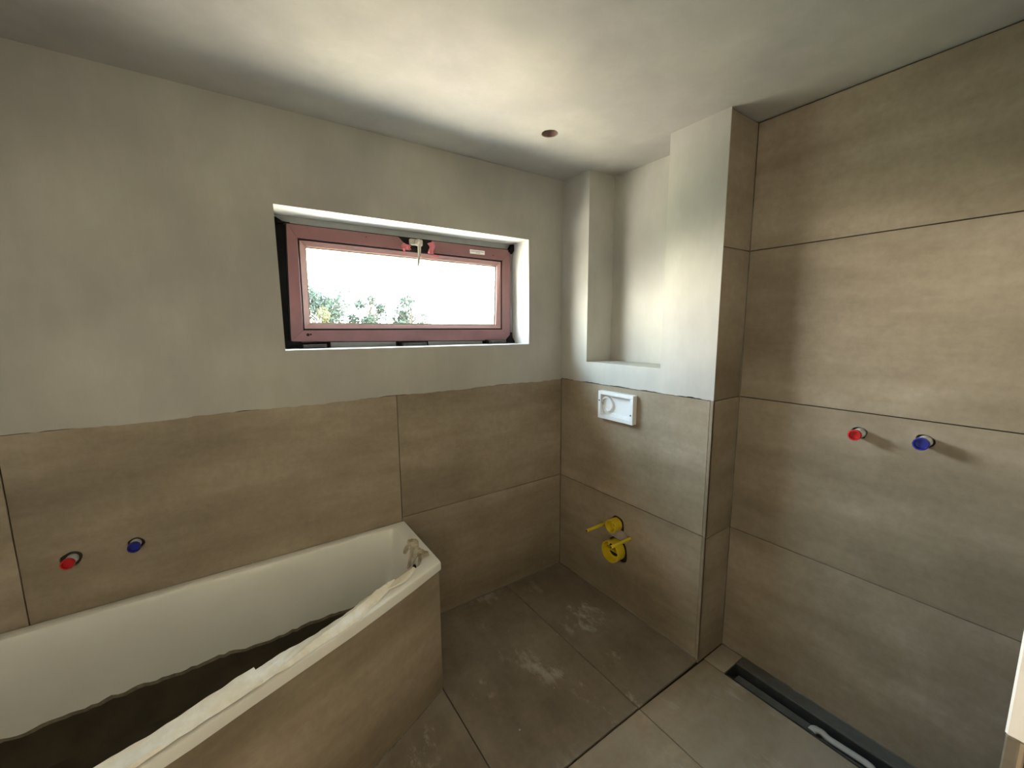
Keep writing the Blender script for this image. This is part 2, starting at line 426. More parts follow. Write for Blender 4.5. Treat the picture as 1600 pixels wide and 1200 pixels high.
# shower return
for a, b in zip(JS, JS[1:]):
    bm = bmesh.new(); box(bm, (.0015, SY, a+G/2), (SX-.001, SY+TT, b-G/2), .0009)
    under(link('tile', bm, 'tile_wall'), wr)
for k, (a, b) in enumerate(zip(JS, JS[1:])):
    rtile(YF, SY, a, b, SX, 'tile_wall', [(-1.371, 1.118, .0225), (-1.538, 1.126, .0235)] if k == 1 else None)
bm = bmesh.new(); fillet(bm, (SX, SY, -.015), (SX, SY, 2.0), (-1, 0, 0), (0, -1, 0), .0035)
under(link('corner_joint', bm, 'grout_light'), wr)

# ------------------------------------------------------------------ left wall, front wall with doorway, hall
boxo('wall_left', (XL-.2, .34, -.3), (XL, YF-.13, H+.05), 'plaster', kind='structure')
wf = bpy.data.objects.new('wall_front', None); C.objects.link(wf); wf['kind'] = 'structure'
fnf = lambda a, b, d: (a, d, b)
DX0, DX1, DZ = -2.08, -1.165, 2.08
bm = bmesh.new()
extrude_poly(bm, [(XL-.1, 1.2), (DX0, 1.2), (DX0, DZ), (DX1, DZ), (DX1, 1.2), (SX+.1, 1.2), (SX+.1, H+.05), (XL-.1, H+.05)], [], fnf, YF, YF-.13)
under(link('plaster', bm, 'plaster'), wf)
for a, b in ((XL-.1, DX0), (DX1+TT, SX+.1)):
    under(boxo('wall_core', (a, YF-TT, -.3), (b, YF-.13, 1.2), 'grout'), wf)
xs = [DX1, -.565, SX-.002]
for a, b in zip(xs, xs[1:]):
    for c, d in ((0, .6), (.6, 1.2)):
        bm = bmesh.new(); box(bm, (a+G/2, YF, c+G/2), (b-G/2, YF-TT+.001, d-G/2), .0009); under(link('tile', bm, 'tile_wall'), wf)
for c, d in ((0, .6), (.6, 1.2)):
    bm = bmesh.new(); box(bm, (DX1, YF-TT, c+G/2), (DX1+TT, YF-.13, d-G/2), .0009); under(link('tile', bm, 'tile_wall'), wf)
    bm = bmesh.new(); box(bm, (XL+.1, YF, c+G/2), (DX0, YF-TT+.001, d-G/2), .0009); under(link('tile', bm, 'tile_wall'), wf)
    # pale tile edge profile at the doorway corner
    bm = bmesh.new(); box(bm, (DX1-.001, YF+.001, c), (DX1+.004, YF-.006, d), .001); under(link('edge_trim', bm, 'grout_light'), wf)
bm = bmesh.new(); box(bm, (DX1-.0015, YF+.0015, 1.2), (DX1+.02, YF-.012, DZ), .0014); under(link('corner_bead', bm, 'white_plastic'), wf)

boxo('wall_hall_left', (-3.4, YF-.13, -.3), (-3.2, -4.6, H+.05), 'plaster_hall', kind='structure')
HY0, HY1, HWZ0, HWZ1 = -3.40, -2.00, .55, 2.25  # unseen hall window, added and sized to bring soft light through the doorway
bm = bmesh.new()
extrude_poly(bm, [(YF-.13, -.3), (-4.6, -.3), (-4.6, H+.05), (YF-.13, H+.05)], [[(HY0, HWZ0), (HY0, HWZ1), (HY1, HWZ1), (HY1, HWZ0)]], fnr, -.25, -.05)
link('wall_hall_right', bm, 'plaster_hall', kind='structure')
boxo('wall_hall_side', (-3.4, YF-.129, -.3), (XL, YF-.02, H+.05), 'plaster_hall', kind='structure')
boxo('wall_hall_back', (-3.4, -4.25, -.3), (-.05, -4.40, H+.05), 'plaster_hall', kind='structure')
hw = boxo('added_hall_window', (-.10, HY0, HWZ0), (-.15, HY0+.05, HWZ1), 'frame_grey', kind='structure')
for a, b in (((HY1-.05, HWZ0), (HY1, HWZ1)), ((HY0+.05, HWZ0), (HY1-.05, HWZ0+.05)), ((HY0+.05, HWZ1-.05), (HY1-.05, HWZ1))):
    boxo('window_frame', (-.10, a[0], a[1]), (-.15, b[0], b[1]), 'frame_grey', hw)

# ------------------------------------------------------------------ ceiling with spotlight hole
bm = bmesh.new()
hc = (-.431, -.401); hr = .036
circ = [(hc[0]+hr*math.cos(2*math.pi*i/28), hc[1]+hr*math.sin(2*math.pi*i/28)) for i in range(28)]
extrude_poly(bm, [(-3.4, -4.6), (.6, -4.6), (.6, .34), (-3.4, .34)], [circ], lambda a, b, d: (a, b, d), H, H+.09)
ce = link('ceiling', bm, 'plaster_ceiling', kind='structure')
boxo('cavity_shade_lid', (-.7, -.7, H+.091), (-.1, -.1, H+.11), 'hole', ce)  # near-black lid over the hole; the void's darkness is painted on it
bm = bmesh.new()
lathe(bm, (hc[0], hc[1], H+.002), (0, 0, 1), [(0, .0355), (0, .033), (.014, .030), (.022, .030), (.022, .0355), (0, .0355)], 28)
jb = link('spotlight_hole', bm, 'conduit', smooth=True)
tag(jb, 'round open junction hole for a lamp in the plaster ceiling', 'ceiling hole')
bm = bmesh.new()
pts = [Vector((hc[0]-.018, hc[1]+.004, H+.085)), Vector((hc[0]-.022, hc[1]+.006, H+.05)), Vector((hc[0]-.012, hc[1]-.002, H+.022)), Vector((hc[0]-.022, hc[1]+.010, H+.010))]
for a, b in zip(pts, pts[1:]): tube(bm, a, b, .0035, seg=8)
cb = link('cable_end', bm, 'black_profile', jb)

# ------------------------------------------------------------------ window
w1 = bpy.data.objects.new('window_1', None); w1.location = (-.845, .16, wz0); C.objects.link(w1); w1['kind'] = 'structure'
def ring_piece(name, quad, y0, y1, mat, yin0=None, parent=w1, bev=0):
    """quad: outerA, outerB, innerB, innerA in (x, z); front face at y0 (inner side front at yin0), back at y1"""
    bm = bmesh.new()
    yi = y0 if yin0 is None else yin0
    ff = [y0, y0, yi, yi]
    A = [bm.verts.new((q[0], f, q[1])) for q, f in zip(quad, ff)]; B = [bm.verts.new((q[0], y1, q[1])) for q in quad]
    bm.faces.new(A); bm.faces.new(B[::-1])
    for i in range(4): bm.faces.new((A[i], A[(i+1) % 4], B[(i+1) % 4], B[i]))
    if bev: bmesh.ops.bevel(bm, geom=bm.edges[:], offset=bev, segments=1, affect='EDGES')
    return under(link(name, bm, mat), parent)
def shrink(P, k):  # TL, TR, BR, BL
    return [(P[0][0]+k, P[0][1]-k), (P[1][0]-k, P[1][1]-k), (P[2][0]-k, P[2][1]+k), (P[3][0]+k, P[3][1]+k)]
OP = [(wx0-.02, wz1+.02), (wx1+.02, wz1+.02), (wx1+.02, wz0-.025), (wx0-.02, wz0-.02)]
O = [(-1.391, 1.933), (-.271, 1.932), (-.276, 1.424), (-1.408, 1.446)]
Gv = [(-1.350, 1.876), (-.328, 1.867), (-.333, 1.490), (-1.355, 1.497)]
GL = [(-1.324, 1.852), (-.349, 1.843), (-.362, 1.512), (-1.329, 1.521)]
FI = shrink(O, .02)
names = ['frame_head', 'frame_jamb', 'frame_sill', 'frame_jamb']
for i, mt in enumerate(('frame_grey', 'frame_grey', 'frame_grey', 'black_foil')):
    j = (i+1) % 4
    ring_piece(names[i], [OP[i], OP[j], FI[j], FI[i]], .160, .235, mt)
# black foil lip on the left jamb, standing proud of the frame
under(boxo('black_foil', (wx0+.001, .150, wz0+.012), (wx0+.020, .1605, wz1-.03), 'black_foil'), w1)
OB = shrink(O, -.0035)
for i in range(4):
    j = (i+1) % 4
    ring_piece('sash_rail', [OB[i], OB[j], Gv[j], Gv[i]], .1425, .225, 'black_profile')
for i in range(4):
    j = (i+1) % 4
    ring_piece('bead_core', [shrink(Gv, -.005)[i], shrink(Gv, -.005)[j], shrink(GL, -.001)[j], shrink(GL, -.001)[i]], .166, .215, 'black_profile')
# glazing beads, sloping back to the glass
GV2 = shrink(Gv, .0035)
for i in range(4):
    j = (i+1) % 4
    ring_piece('glazing_bead', [GV2[i], GV2[j], GL[j], GL[i]], .146, .1655, 'bead_red_glow', .160)
for i in range(4):
    j = (i+1) % 4
    GI = shrink(GL, .006)
    ring_piece('glass_spacer', [GL[i], GL[j], GI[j], GI[i]], .1705, .190, 'silver')
# red film: bottom, sides, two top pieces with torn ends
Of, Gf = O, shrink(Gv, -.0035)
for i in (1, 2, 3):
    j = (i+1) % 4
    d = [(0, 0)]*4
    ring_piece('film_strip', [Of[i], Of[j], Gf[j], Gf[i]], .1395, .1425, 'film_red', bev=.0008)
def topz(x, o): # z on outer/inner top line
    P = O if o else Gf
    t_ = (x-P[0][0])/(P[1][0]-P[0][0]); return P[0][1]+(P[1][1]-P[0][1])*t_
xa, xb, xc, xd = -.918, -.860, -.745, -.752
ring_piece('film_strip', [O[0], (xa, topz(xa, 1)), (xb, topz(xb, 0)), Gf[0]], .1395, .1425, 'film_red', bev=.0008)
ring_piece('film_strip', [(xc, topz(xc, 1)), O[1], Gf[1], (xd-.018, topz(xd, 0))], .1395, .1425, 'film_red', bev=.0008)
# glass
under(boxo('glass_pane', (GL[0][0]-.005, .1735, 1.507), (-.345, .1765, 1.857), 'glass'), w1)
# torn film flaps
def flap(cx, cz, w, h, cur, s):
    bm = bmesh.new()
    def f(u, v):
        x = cx + s*w*(u-.5) + .004*math.sin(7*v+s)
        z = cz + h*(.5-v) - .012*u*(1-v)
        y = .1385 - cur*math.sin(u*2.6)*(.35+.65*math.sin(v*3.0)) - .003*math.sin(11*u+5*v)
        return (x, y, z)
    sheet(bm, f, 10, 12, thick=.0006)
    return under(link('film_flap', bm, 'film_pink', smooth=True), w1)
flap(-.881, 1.893, .040, .030, .010, 1)
flap(-.752, 1.898, .034, .062, .022, -1)
# film tags hanging from flaps
bm = bmesh.new(); sheet(bm, lambda u, v: (-.90+.010*u, .136-.006*math.sin(3*v), 1.880-.022*v), 3, 6, thick=.0006)
under(link('film_flap', bm, 'film_pink', smooth=True), w1)
bm = bmesh.new(); sheet(bm, lambda u, v: (-.742+.034*u-.01*v, .138-.004*math.sin(3*u), 1.868-.010*v-.008*u), 6, 3, thick=.0006)
under(link('film_flap', bm, 'film_pink', smooth=True), w1)
# handle
bm = bmesh.new(); box(bm, (-.866, .124, 1.899), (-.800, .1424, 1.929), .004)
hb = link('handle_base', bm, 'silver'); under(hb, w1)
bm = bmesh.new(); lathe(bm, (-.826, .1235, 1.912), (0, -1, 0), [(0, 0), (0, .017), (.010, .017), (.014, .013), (.014, 0)], 20)
for q in (-.853, -.846): tube(bm, (q, .1245, 1.912), (q, .1225, 1.912), .003, seg=8)
o = link('handle_hub', bm, 'silver', smooth=True); under(o, w1)
bm = bmesh.new(); tube(bm, (-.826, .108, 1.912), (-.832, .098, 1.845), .0085, .0068, seg=12); tube(bm, (-.832, .098, 1.847), (-.846, .085, 1.798), .0066, .0056, seg=12)
lathe(bm, (-.846, .085, 1.800), (0, 0, -1), [(0, .0045), (.002, .0048), (.006, .0030), (.007, 0)], 12)
o = link('handle_lever', bm, 'silver', smooth=True); under(o, w1)
# sticker with fine print
stk = boxo('sticker', (-.531, .1383, 1.8905), (-.440, .1394, 1.9115), 'label'); under(stk, w1)
bm = bmesh.new()
x = -.526
while x < -.447:
    w_ = .003+.005*rnd.random(); box(bm, (x, .1379, 1.9025), (min(x+w_, -.445), .1383, 1.9055)); x += w_+.0018
x = -.496
while x < -.470:
    w_ = .003+.004*rnd.random(); box(bm, (x, .1379, 1.8955), (x+w_, .1383, 1.8980)); x += w_+.0018
o = link('fine_print', bm, 'ink', stk); o.matrix_parent_inverse = Matrix.Translation(-Vector(stk.parent.location)) @ Matrix.Identity(4)
o.matrix_parent_inverse = Matrix.Identity(4)
# screw holes as near-black discs, their inner shade put into the colour
for (x, z, r_) in ((-1.341, 1.474, .0065), (-1.330, 1.4755, .004), (-.385, 1.893, .0028), (-1.07, 1.915, .0022)):
    bm = bmesh.new(); tube(bm, (x, .1396, z), (x, .1388, z), r_, seg=12); under(link('screw_hole', bm, 'hole'), w1)
# brackets under the sash
for (a, b, kk) in ((-1.365, -1.270, 0), (-.925, -.800, 1), (-.430, -.315, 2)):
    zb = 1.4135 if kk == 0 else 1.409
    bm = bmesh.new(); box(bm, (a-.012, .128, zb), (b+.012, .159, zb+.010), .001); box(bm, (a-.016, .126, zb), (a-.003, .159, zb+.022 if kk else zb+.012), .001)
    box(bm, (a-.022, .150, zb), (b+.020, .1595, zb+.026), .001)
    o = link('sash_bracket', bm, 'black_foil'); under(o, w1)
    bm = bmesh.new(); box(bm, (a, .120, zb+.002), (b, .150, zb+.019), .002)
    for q in range(4): box(bm, (a+.012+q*.02, .1185, zb+.006), (a+.02+q*.02, .121, zb+.013), .0005)
    o = link('bracket_block', bm, 'frame_grey_dark'); under(o, w1)
# black gasket scraps at the right corners
def wedge(pts, y0, y1):
    bm = bmesh.new(); extrude_poly(bm, pts, [], fnb, y0, y1); return under(link('gasket_scrap', bm, 'black_foil'), w1)
wedge([(-.285, 1.925), (-.262, 1.964), (-.249, 1.962), (-.249, 1.930), (-.262, 1.912)], .132, .160)
wedge([(-.300, 1.412), (-.306, 1.428), (-.280, 1.452), (-.268, 1.470), (-.266, 1.440), (-.250, 1.418), (-.252, 1.408)], .130, .160)
wedge([(-1.400, 1.936), (-1.425, 1.930), (-1.43, 1.955), (-1.405, 1.94), (-1.378, 1.938)], .136, .160)
wedge([(-1.43, 1.416), (-1.43, 1.46), (-1.40, 1.445), (-1.372, 1.446), (-1.372, 1.432), (-1.36, 1.418)], .132, .160)

# ------------------------------------------------------------------ bathtub
tub = thing('bathtub', (-1.85, -.42, 0), 'white built-in bathtub with slanted front edge under the window wall', 'bathtub')
front = [(-1.016, -.434), (-1.140, -.494), (-1.267, -.551), (-1.375, -.597), (-1.481, -.637), (-1.643, -.697), (-1.771, -.747), (-1.95, -.806), (-2.15, -.852), (-2.36, -.868)]
def off_front(k):
    out = []
    for i, q in enumerate(front):
        a = Vector(front[max(i-1, 0)]); b = Vector(front[min(i+1, len(front)-1)])
        d = (b-a).normalized(); nrm = Vector((d.y, -d.x))  # towards the inside (+y)
        if nrm.y < 0: nrm = -nrm
        out.append((q[0]+nrm.x*k, q[1]+nrm.y*k))
    return out
def rnd_corner(a, c, b, r_, seg=5):
    a, c, b = Vector(a), Vector(c), Vector(b)
    p = c+(a-c).normalized()*r_; q = c+(b-c).normalized()*r_
    return [tuple((p*(1-t)*(1-t)+c*2*t*(1-t)+q*t*t)) for t in [i/seg for i in range(seg+1)]]
def tub_loop(k_front, x_right, y_wall, x_left, r_):
    f = off_front(k_front)
    # right end of the front line is clipped to x_right
    f = [q for q in f]
    d = Vector(f[1])-Vector(f[0]); t = (x_right-f[0][0])/d.x; f[0] = tuple(Vector(f[0])+d*t)
    f = [f[0]] + [q if q[0] < x_right-.02 else (x_right-.02-.01*i, f[0][1]+(q[1]-f[0][1])*.5) for i, q in enumerate(f[1:])]
    L = []
    A = (x_right, y_wall); B = f[0]; D = (x_left, f[-1][1]+.0); E_ = (x_left, y_wall)
    L += rnd_corner(E_, A, B, r_); L += rnd_corner(A, B, f[1], r_); L += f[1:-1]
    L += rnd_corner(f[-2], (x_left, f[-1][1]), E_, r_*3); L += rnd_corner(D, E_, A, r_)
    return L
bm = bmesh.new()
spec = [((.004, -1.004, -.001, -2.66, .010), .539), ((.0, -1.000, -.001, -2.664, .010), .542), ((.0, -1.000, -.001, -2.664, .010), .566), ((.003, -1.003, -.003, -2.660, .010), .573), ((.008, -1.009, -.008, -2.655, .010), .5755),
        ((.056, -1.058, -.038, -2.590, .018), .5745), ((.061, -1.063, -.043, -2.585, .020), .572), ((.065, -1.067, -.047, -2.58, .022), .563),
        ((.075, -1.082, -.056, -2.53, .030), .46), ((.088, -1.100, -.071, -2.46, .040), .32), ((.105, -1.120, -.088, -2.38, .05), .20), ((.135, -1.15, -.12, -2.33, .05), .155), ((.19, -1.22, -.18, -2.24, .05), .145)]
loops = []
for prm, z in spec: loops.append([bm.verts.new((q[0], q[1], z)) for q in tub_loop(*prm)])
for A, B in zip(loops, loops[1:]):
    for i in range(len(A)): bm.faces.new((A[i], A[(i+1) % len(A)], B[(i+1) % len(A)], B[i]))
bm.faces.new(loops[-1])
under(link('basin', bm, 'enamel', smooth=True), tub)
# overflow opening on the right end of the tub
bm = bmesh.new(); lathe(bm, (-1.075, -.335, .520), (-1, 0, 0), [(0, 0), (0, .020), (.004, .020), (.004, .012), (.001, .010), (.001, 0)], 20)
under(link('overflow', bm, 'black_profile', smooth=True), tub)

# brown protective board lining in the tub
bm = bmesh.new()
def liner_loop(z, k=.006):
    # interpolate the basin loops
    zs = [s_[1] for s_ in spec]
    for i in range(7, len(spec)-1):
        if zs[i] >= z >= zs[i+1]:
            t = (zs[i]-z)/(zs[i]-zs[i+1]); a, b = spec[i][0], spec[i+1][0]
            prm = [a[j]*(1-t)+b[j]*t for j in range(5)]
            prm[0] += k; prm[1] -= k; prm[2] -= k; prm[3] += k; return tub_loop(*prm)
def resamp(L, n):
    P = [Vector(q) for q in L]; P.append(P[0]); d = [0]
    for a, b in zip(P, P[1:]): d.append(d[-1]+(b-a).length)
    out = []; k = 0
    for i in range(n):
        s_ = d[-1]*i/n
        while d[k+1] < s_: k += 1
        t = (s_-d[k])/max(d[k+1]-d[k], 1e-9); out.append(P[k].lerp(P[k+1], t))
    return out
NN = 220
jag = [0.0]*NN
v = 0
for i in range(NN):
    v = v*.8+rnd.uniform(-.006, .006); jag[i] = v
for i in range(20): jag[-1-i] *= i/20
rows = []
for z in (.284, .272, .23, .165, .157):
    L = resamp(liner_loop(z), NN)
    rows.append([bm.verts.new((q.x, q.y - (0 if z < .26 else .003*abs(math.sin(i*1.7))), z + (jag[i] if z > .25 else 0)*(1 if z > .275 else .8))) for i, q in enumerate(L)])
for k, (A, B) in enumerate(zip(rows, rows[1:])):
    for i in range(NN):
        bm.faces.new((A[i], A[(i+1) % NN], B[(i+1) % NN], B[i])).material_index = 1 if k == 0 else 0
bm.faces.new(rows[-1])
bl = tag(link('bath_liner', bm, ['liner', 'liner_edge'], smooth=True), 'dark brown protective lining with torn edge in the bottom of the bathtub', 'protective lining')

# milky film wrapped over the slanted front rim
def front_at(s_):  # s in metres from the right end along the outer front edge
    P = [Vector(q) for q in front]
    for a, b in zip(P, P[1:]):
        l = (b-a).length
        if s_ <= l:
            d = (b-a)/l; n_ = Vector((d.y, -d.x)); n_ = n_ if n_.y > 0 else -n_
            return a+d*s_, n_
        s_ -= l
    d = (P[-1]-P[-2]).normalized(); n_ = Vector((d.y, -d.x)); n_ = n_ if n_.y > 0 else -n_
    return P[-1]+d*s_, n_
def wob(s_, t_, k):
    return (math.sin(s_*17+k+t_*1.5)+math.sin(s_*41+t_*4+k*2)*.5+math.sin(s_*83+t_*7+k)*.22)/1.7
def film_piece(s0, s1, ins, outw, puff, k, name='film_sheet', mat='film', taper=None, nu=120, over=.02):
    bm = bmesh.new()
    def f(u, v):
        s_ = s0+(s1-s0)*u
        P, n_ = front_at(s_)
        o1 = outw(s_); i1 = ins(s_)
        w_ = o1+(i1-o1)*v                     # distance inwards from the outer edge
        rimw = .062
        z = .5765
        if w_ > rimw: z -= (w_-rimw)*1.1
        p_ = P+n_*min(w_, rimw+.006+(w_-rimw)*.25 if w_ > rimw else w_)
        hgt = puff*math.sin(math.pi*min(max(v*1.0, 0), 1))**.6 * (1+.40*wob(s_, v, k)) + .0006*(1+math.sin(s_*120+v*14+k))
        # long creases running along the strip
        hgt += puff*.42*max(0, math.sin(v*8.5+s_*7.5+k+1.5*math.sin(s_*11)))**4
        return (p_.x+.0015*wob(s_, v, k+3), p_.y, z+max(hgt, .0006))
    sheet(bm, f, nu, 14, thick=.0008)
    return link(name, bm, mat, smooth=True)
film = thing('protective_film', (-1.6, -.62, .576), 'crumpled milky film strip covering the slanted front rim of the bathtub', 'protective film')
p1 = film_piece(.66, 1.75, lambda s_: .074+.005*wob(s_, 0, 1), lambda s_: .005+.004*wob(s_, 1, 5), .017, 1.3); under(p1, film)
p2 = film_piece(.17, .685, lambda s_: .070+.006*wob(s_, 0, 2)+.045*max(0, (.36-s_)/.15)*(1 if s_ > .21 else .55), lambda s_: .006+.075*max(0, (.36-s_)/.30)+.002*wob(s_, 1, 4), .011, 2.1); under(p2, film)
p3 = film_piece(.075, .225, lambda s_: .094+.018*math.sin(s_*55), lambda s_: .040+.012*math.sin(s_*30), .005, 4.4, nu=40); under(p3, film)
# stained crumpled tape over the right end of the rim
bm = bmesh.new()
def f(u, v):
    y = -.205-.165*u
    x = -1.030-.0 + .008*math.sin(u*9) - (.050+.010*math.sin(u*14))*v
    z = .5775
    if x < -1.058: z -= (-1.058-x)*1.9
    return (x, y, z+.004*abs(math.sin(u*13+v*4))+.003*abs(math.sin(v*9+u*21))+.001)
sheet(bm, f, 40, 14, thick=.0008)
tag(link('stained_tape', bm, 'film_stained', smooth=True), 'stained crumpled tape over the narrow right end of the bathtub rim', 'tape')

# tiled bath panel below the rim
pan = None
FO = off_front(.007)
def panel_piece(name, s0, s1, inset, thick, z0, z1, mat):
    bm = bmesh.new(); n = 24
    A = []
    for i in range(n+1):
        s_ = s0+(s1-s0)*i/n; P, n_ = front_at(s_); P = P+n_*inset; Q = P+n_*thick
        A.append([bm.verts.new(q) for q in ((P.x, P.y, z0), (P.x, P.y, z1), (Q.x, Q.y, z1), (Q.x, Q.y, z0))])
    for a, b in zip(A, A[1:]):
        for i in range(4): bm.faces.new((a[i], a[(i+1) % 4], b[(i+1) % 4], b[i]))
    bm.faces.new(A[0]); bm.faces.new(A[-1][::-1])
    return link(name, bm, mat, smooth=True)
pan = panel_piece('bath_panel', .0, 1.55, .0205, .04, 0, .537, 'grout'); under(pan, tub)
pan['label'] = 'brown tiled bath panel'
panel_piece('tile', -.010, 1.199, .010, .010, .002, .538, 'tile_wall')
panel_piece('tile', 1.2025, 1.55, .010, .010, .002, .538, 'tile_wall')
bm = bmesh.new(); box(bm, (-1.018, -.418, .002), (-1.008, -.012, .538), .001); link('tile', bm, 'tile_wall')
for o in C.objects:
    if o.name.startswith('tile') and o.parent is None: o.parent = pan; o.matrix_parent_inverse = Matrix.Identity(4)
bm = bmesh.new()
for i in range(10):
    pa, na = front_at(i*.1); pb, nb = front_at((i+1)*.1)
    fillet(bm, (pa.x+na.x*.010, pa.y+na.y*.010, 0), (pb.x+nb.x*.010, pb.y+nb.y*.010, 0), (-na.x, -na.y, 0), (0, 0, 1), .004)
o = link('floor_joint', bm, 'grout_light'); o.parent = pan; o.matrix_parent_inverse = Matrix.Identity(4)

# ------------------------------------------------------------------ pipe stubs
def stub(base, axis, L, r_, plug, label, group, lean=(0, 0, 0)):
    t = thing('pipe_stub', base, label, 'pipe stub', group)
    ax = (Vector(axis)+Vector(lean)).normalized(); b = Vector(base)
    bm = bmesh.new(); lathe(bm, b-ax*.02, ax, [(0, 0), (0, r_*.92), (L+.012, r_*.92), (L+.012, r_*.80), (0.004, r_*.8)], 24)
    under(link('pipe', bm, 'white_plastic', smooth=True), t)
    bm = bmesh.new(); lathe(bm, b+ax*(L-.014), ax, [(0, r_*.90), (0, r_), (.014, r_), (.015, r_*.94), (.015, r_*.78), (.006, r_*.74), (.006, 0)], 24, rib=.0006)
    under(link('plug', bm, plug, smooth=True), t)
    return t
stub((SX+.004, -1.372, 1.1185), (-1, 0, 0), .060, .0185, 'red_plug', 'white pipe stub with red plug on the shower wall', 'pipe stubs with coloured plugs')
stub((SX+.004, -1.539, 1.1265), (-1, 0, 0), .060, .0195, 'blue_plug', 'white pipe stub with blue plug on the shower wall', 'pipe stubs with coloured plugs')
stub((-2.112, .004, .758), (0, -1, 0), .038, .0165, 'red_plug', 'pipe stub with red plug in the wall above the bathtub', 'pipe stubs with coloured plugs', (-.10, 0, 0))
stub((-1.956, .004, .761), (0, -1, 0), .034, .0170, 'blue_plug', 'pipe stub with blue plug in the wall above the bathtub', 'pipe stubs with coloured plugs', (0, 0, 0))

# ------------------------------------------------------------------ flush plate box
fb = thing('flush_box', (0, -.445, 1.09), 'open white flush plate box on the tiles below the niche', 'flush box')
y0, y1, z0, z1, xf = -.560, -.331, 1.018, 1.163, -.030
bm = bmesh.new()
t_ = .017
extrude_poly(bm, [(y0, z0), (y1, z0), (y1, z1), (y0, z1)], [[(y0+t_, z0+t_*1.1), (y0+t_, z1-t_), (y1-t_, z1-t_), (y1-t_, z0+t_*1.1)]], fnr, xf, -.0005)
bmesh.ops.bevel(bm, geom=[e_ for e_ in bm.edges if all(abs(v.co.x-xf) < 1e-5 for v in e_.verts) and e_.calc_face_angle(0) > 1], offset=.003, segments=2, affect='EDGES')
under(link('box_frame', bm, 'white_plastic'), fb)
under(boxo('box_back', (-.0045, y0+t_-.001, z0+t_), (-.0005, y1-t_+.001, z1-t_+.001), 'white_plastic'), fb)
bm = bmesh.new(); lathe(bm, (-.0045, y1-t_-.030, (z0+z1)/2+.004), (-1, 0, 0), [(0, 0), (0, .042), (.013, .040), (.013, .033), (.004, .031), (.004, 0)], 28)
for v in bm.verts: v.co.y = min(v.co.y, y1-t_-.0005)
under(link('inlet_collar', bm, 'white_plastic', smooth=True), fb)
bm = bmesh.new(); box(bm, (-.0045, y0+t_, z0+t_), (-.016, y1-t_-.062, z0+t_+.016), .002)
under(link('inner_ledge', bm, 'white_plastic'), fb)
for (y, z) in ((y1-.008, (z0+z1)/2+.022), (y0+.012, (z0+z1)/2-.026)):
    bm = bmesh.new(); tube(bm, (xf+.0005, y, z), (xf-.0012, y, z), .0042, seg=12); under(link('screw', bm, 'frame_grey_dark'), fb)

# ------------------------------------------------------------------ toilet connections
def cap(name, y, z, r_, L, label, wall):
    t = thing(name, (0, y, z), label, 'pipe cap', 'yellow caps of the toilet connection')
    bm = bmesh.new()
    lathe(bm, (.006, y, z), (-1, 0, 0), [(0, 0), (0, r_), (L+.006, r_), (L+.006, r_-wall), (.012, r_-wall-.001), (.012, 0)], 40, rib=.0012)
    under(link('cap_body', bm, 'yellow', smooth=True), t)
    bm = bmesh.new(); lathe(bm, (.0065, y, z), (1, 0, 0), [(0, r_*.8), (0, r_*1.0), (.02, r_*1.0)], 32)
    under(link('pipe_end', bm, 'black_profile', smooth=True), t)
    return t
cap('pipe_closure', MIDY-.0, .451, .034, .048, 'smaller yellow cap on the flush pipe, above the large one', .0045)
small = C.objects['pipe_closure']
bm = bmesh.new(); tube(bm, (-.0062, MIDY, .451), (-.0072, MIDY, .451), .019, seg=24); under(link('mouth_shade_disc', bm, 'mouth_shade'), small)  # dark disc added in the cap, painted shade that makes it look hollow
big = cap('pipe_closure', MIDY-.002, .309, .057, .050, 'large open yellow cap on the toilet waste pipe', .004)
bm = bmesh.new(); tube(bm, (-.0062, MIDY+.004, .306), (-.0075, MIDY+.004, .306), .036, seg=28); under(link('mouth_shade_disc', bm, 'hole'), big)  # near-black disc as the painted shade inside the large cap
# cross web in the big cap
bm = bmesh.new(); box(bm, (-.030, MIDY-.056, .306), (-.004, MIDY+.052, .312), .001); under(link('cap_web', bm, 'yellow'), big)
for i, (y, z, L, lb) in enumerate(((RODY[0], .413, .135, 'yellow sleeved threaded rod left of the pipe caps'), (RODY[1], .408, .148, 'yellow sleeved threaded rod right of the pipe caps, crossing the large cap'))):
    t = thing('fixing_rod', (0, y, z), lb, 'threaded rod', 'yellow sleeved toilet fixing rods')
    bm = bmesh.new(); lathe(bm, (.008, y, z), (-1, 0, 0), [(0, 0), (0, .0085), (L, .0080), (L+.001, .0065), (L+.001, .005), (L-.004, .005), (L-.004, 0)], 16)
    under(link('sleeve', bm, 'yellow', smooth=True), t)
    bm = bmesh.new(); tube(bm, (.008, y, z), (-L+.003, y, z), .0046, seg=12); under(link('rod', bm, 'frame_grey_dark'), t)
bm = bmesh.new()
extrude_poly(bm, [(-.405, .375), (-.405, .43), (-.50, .43), (-.545, .395), (-.525, .37), (-.47, .372)], [], fnr, -.0015, -.0002)
tag(link('insulation_pad', bm, 'foam'), 'pale sound insulation scrap on tiles between the two yellow caps', 'insulation pad')
# near-black sheet behind the caps; the cavity's shade is its colour
bm = bmesh.new(); box(bm, (.0102, MIDY-.09, .23), (.0104, MIDY+.07, .51)); under(link('cavity_shade_sheet', bm, 'hole'), wr)

# ------------------------------------------------------------------ shower drain channel
dr = thing('shower_drain', (.095, -1.43, -.02), 'dark linear shower drain channel without cover along the shower wall', 'drain')
zf = -.0145
bm = bmesh.new()
x0, x1, ya, yb = .050, .140, -1.785, -1.045
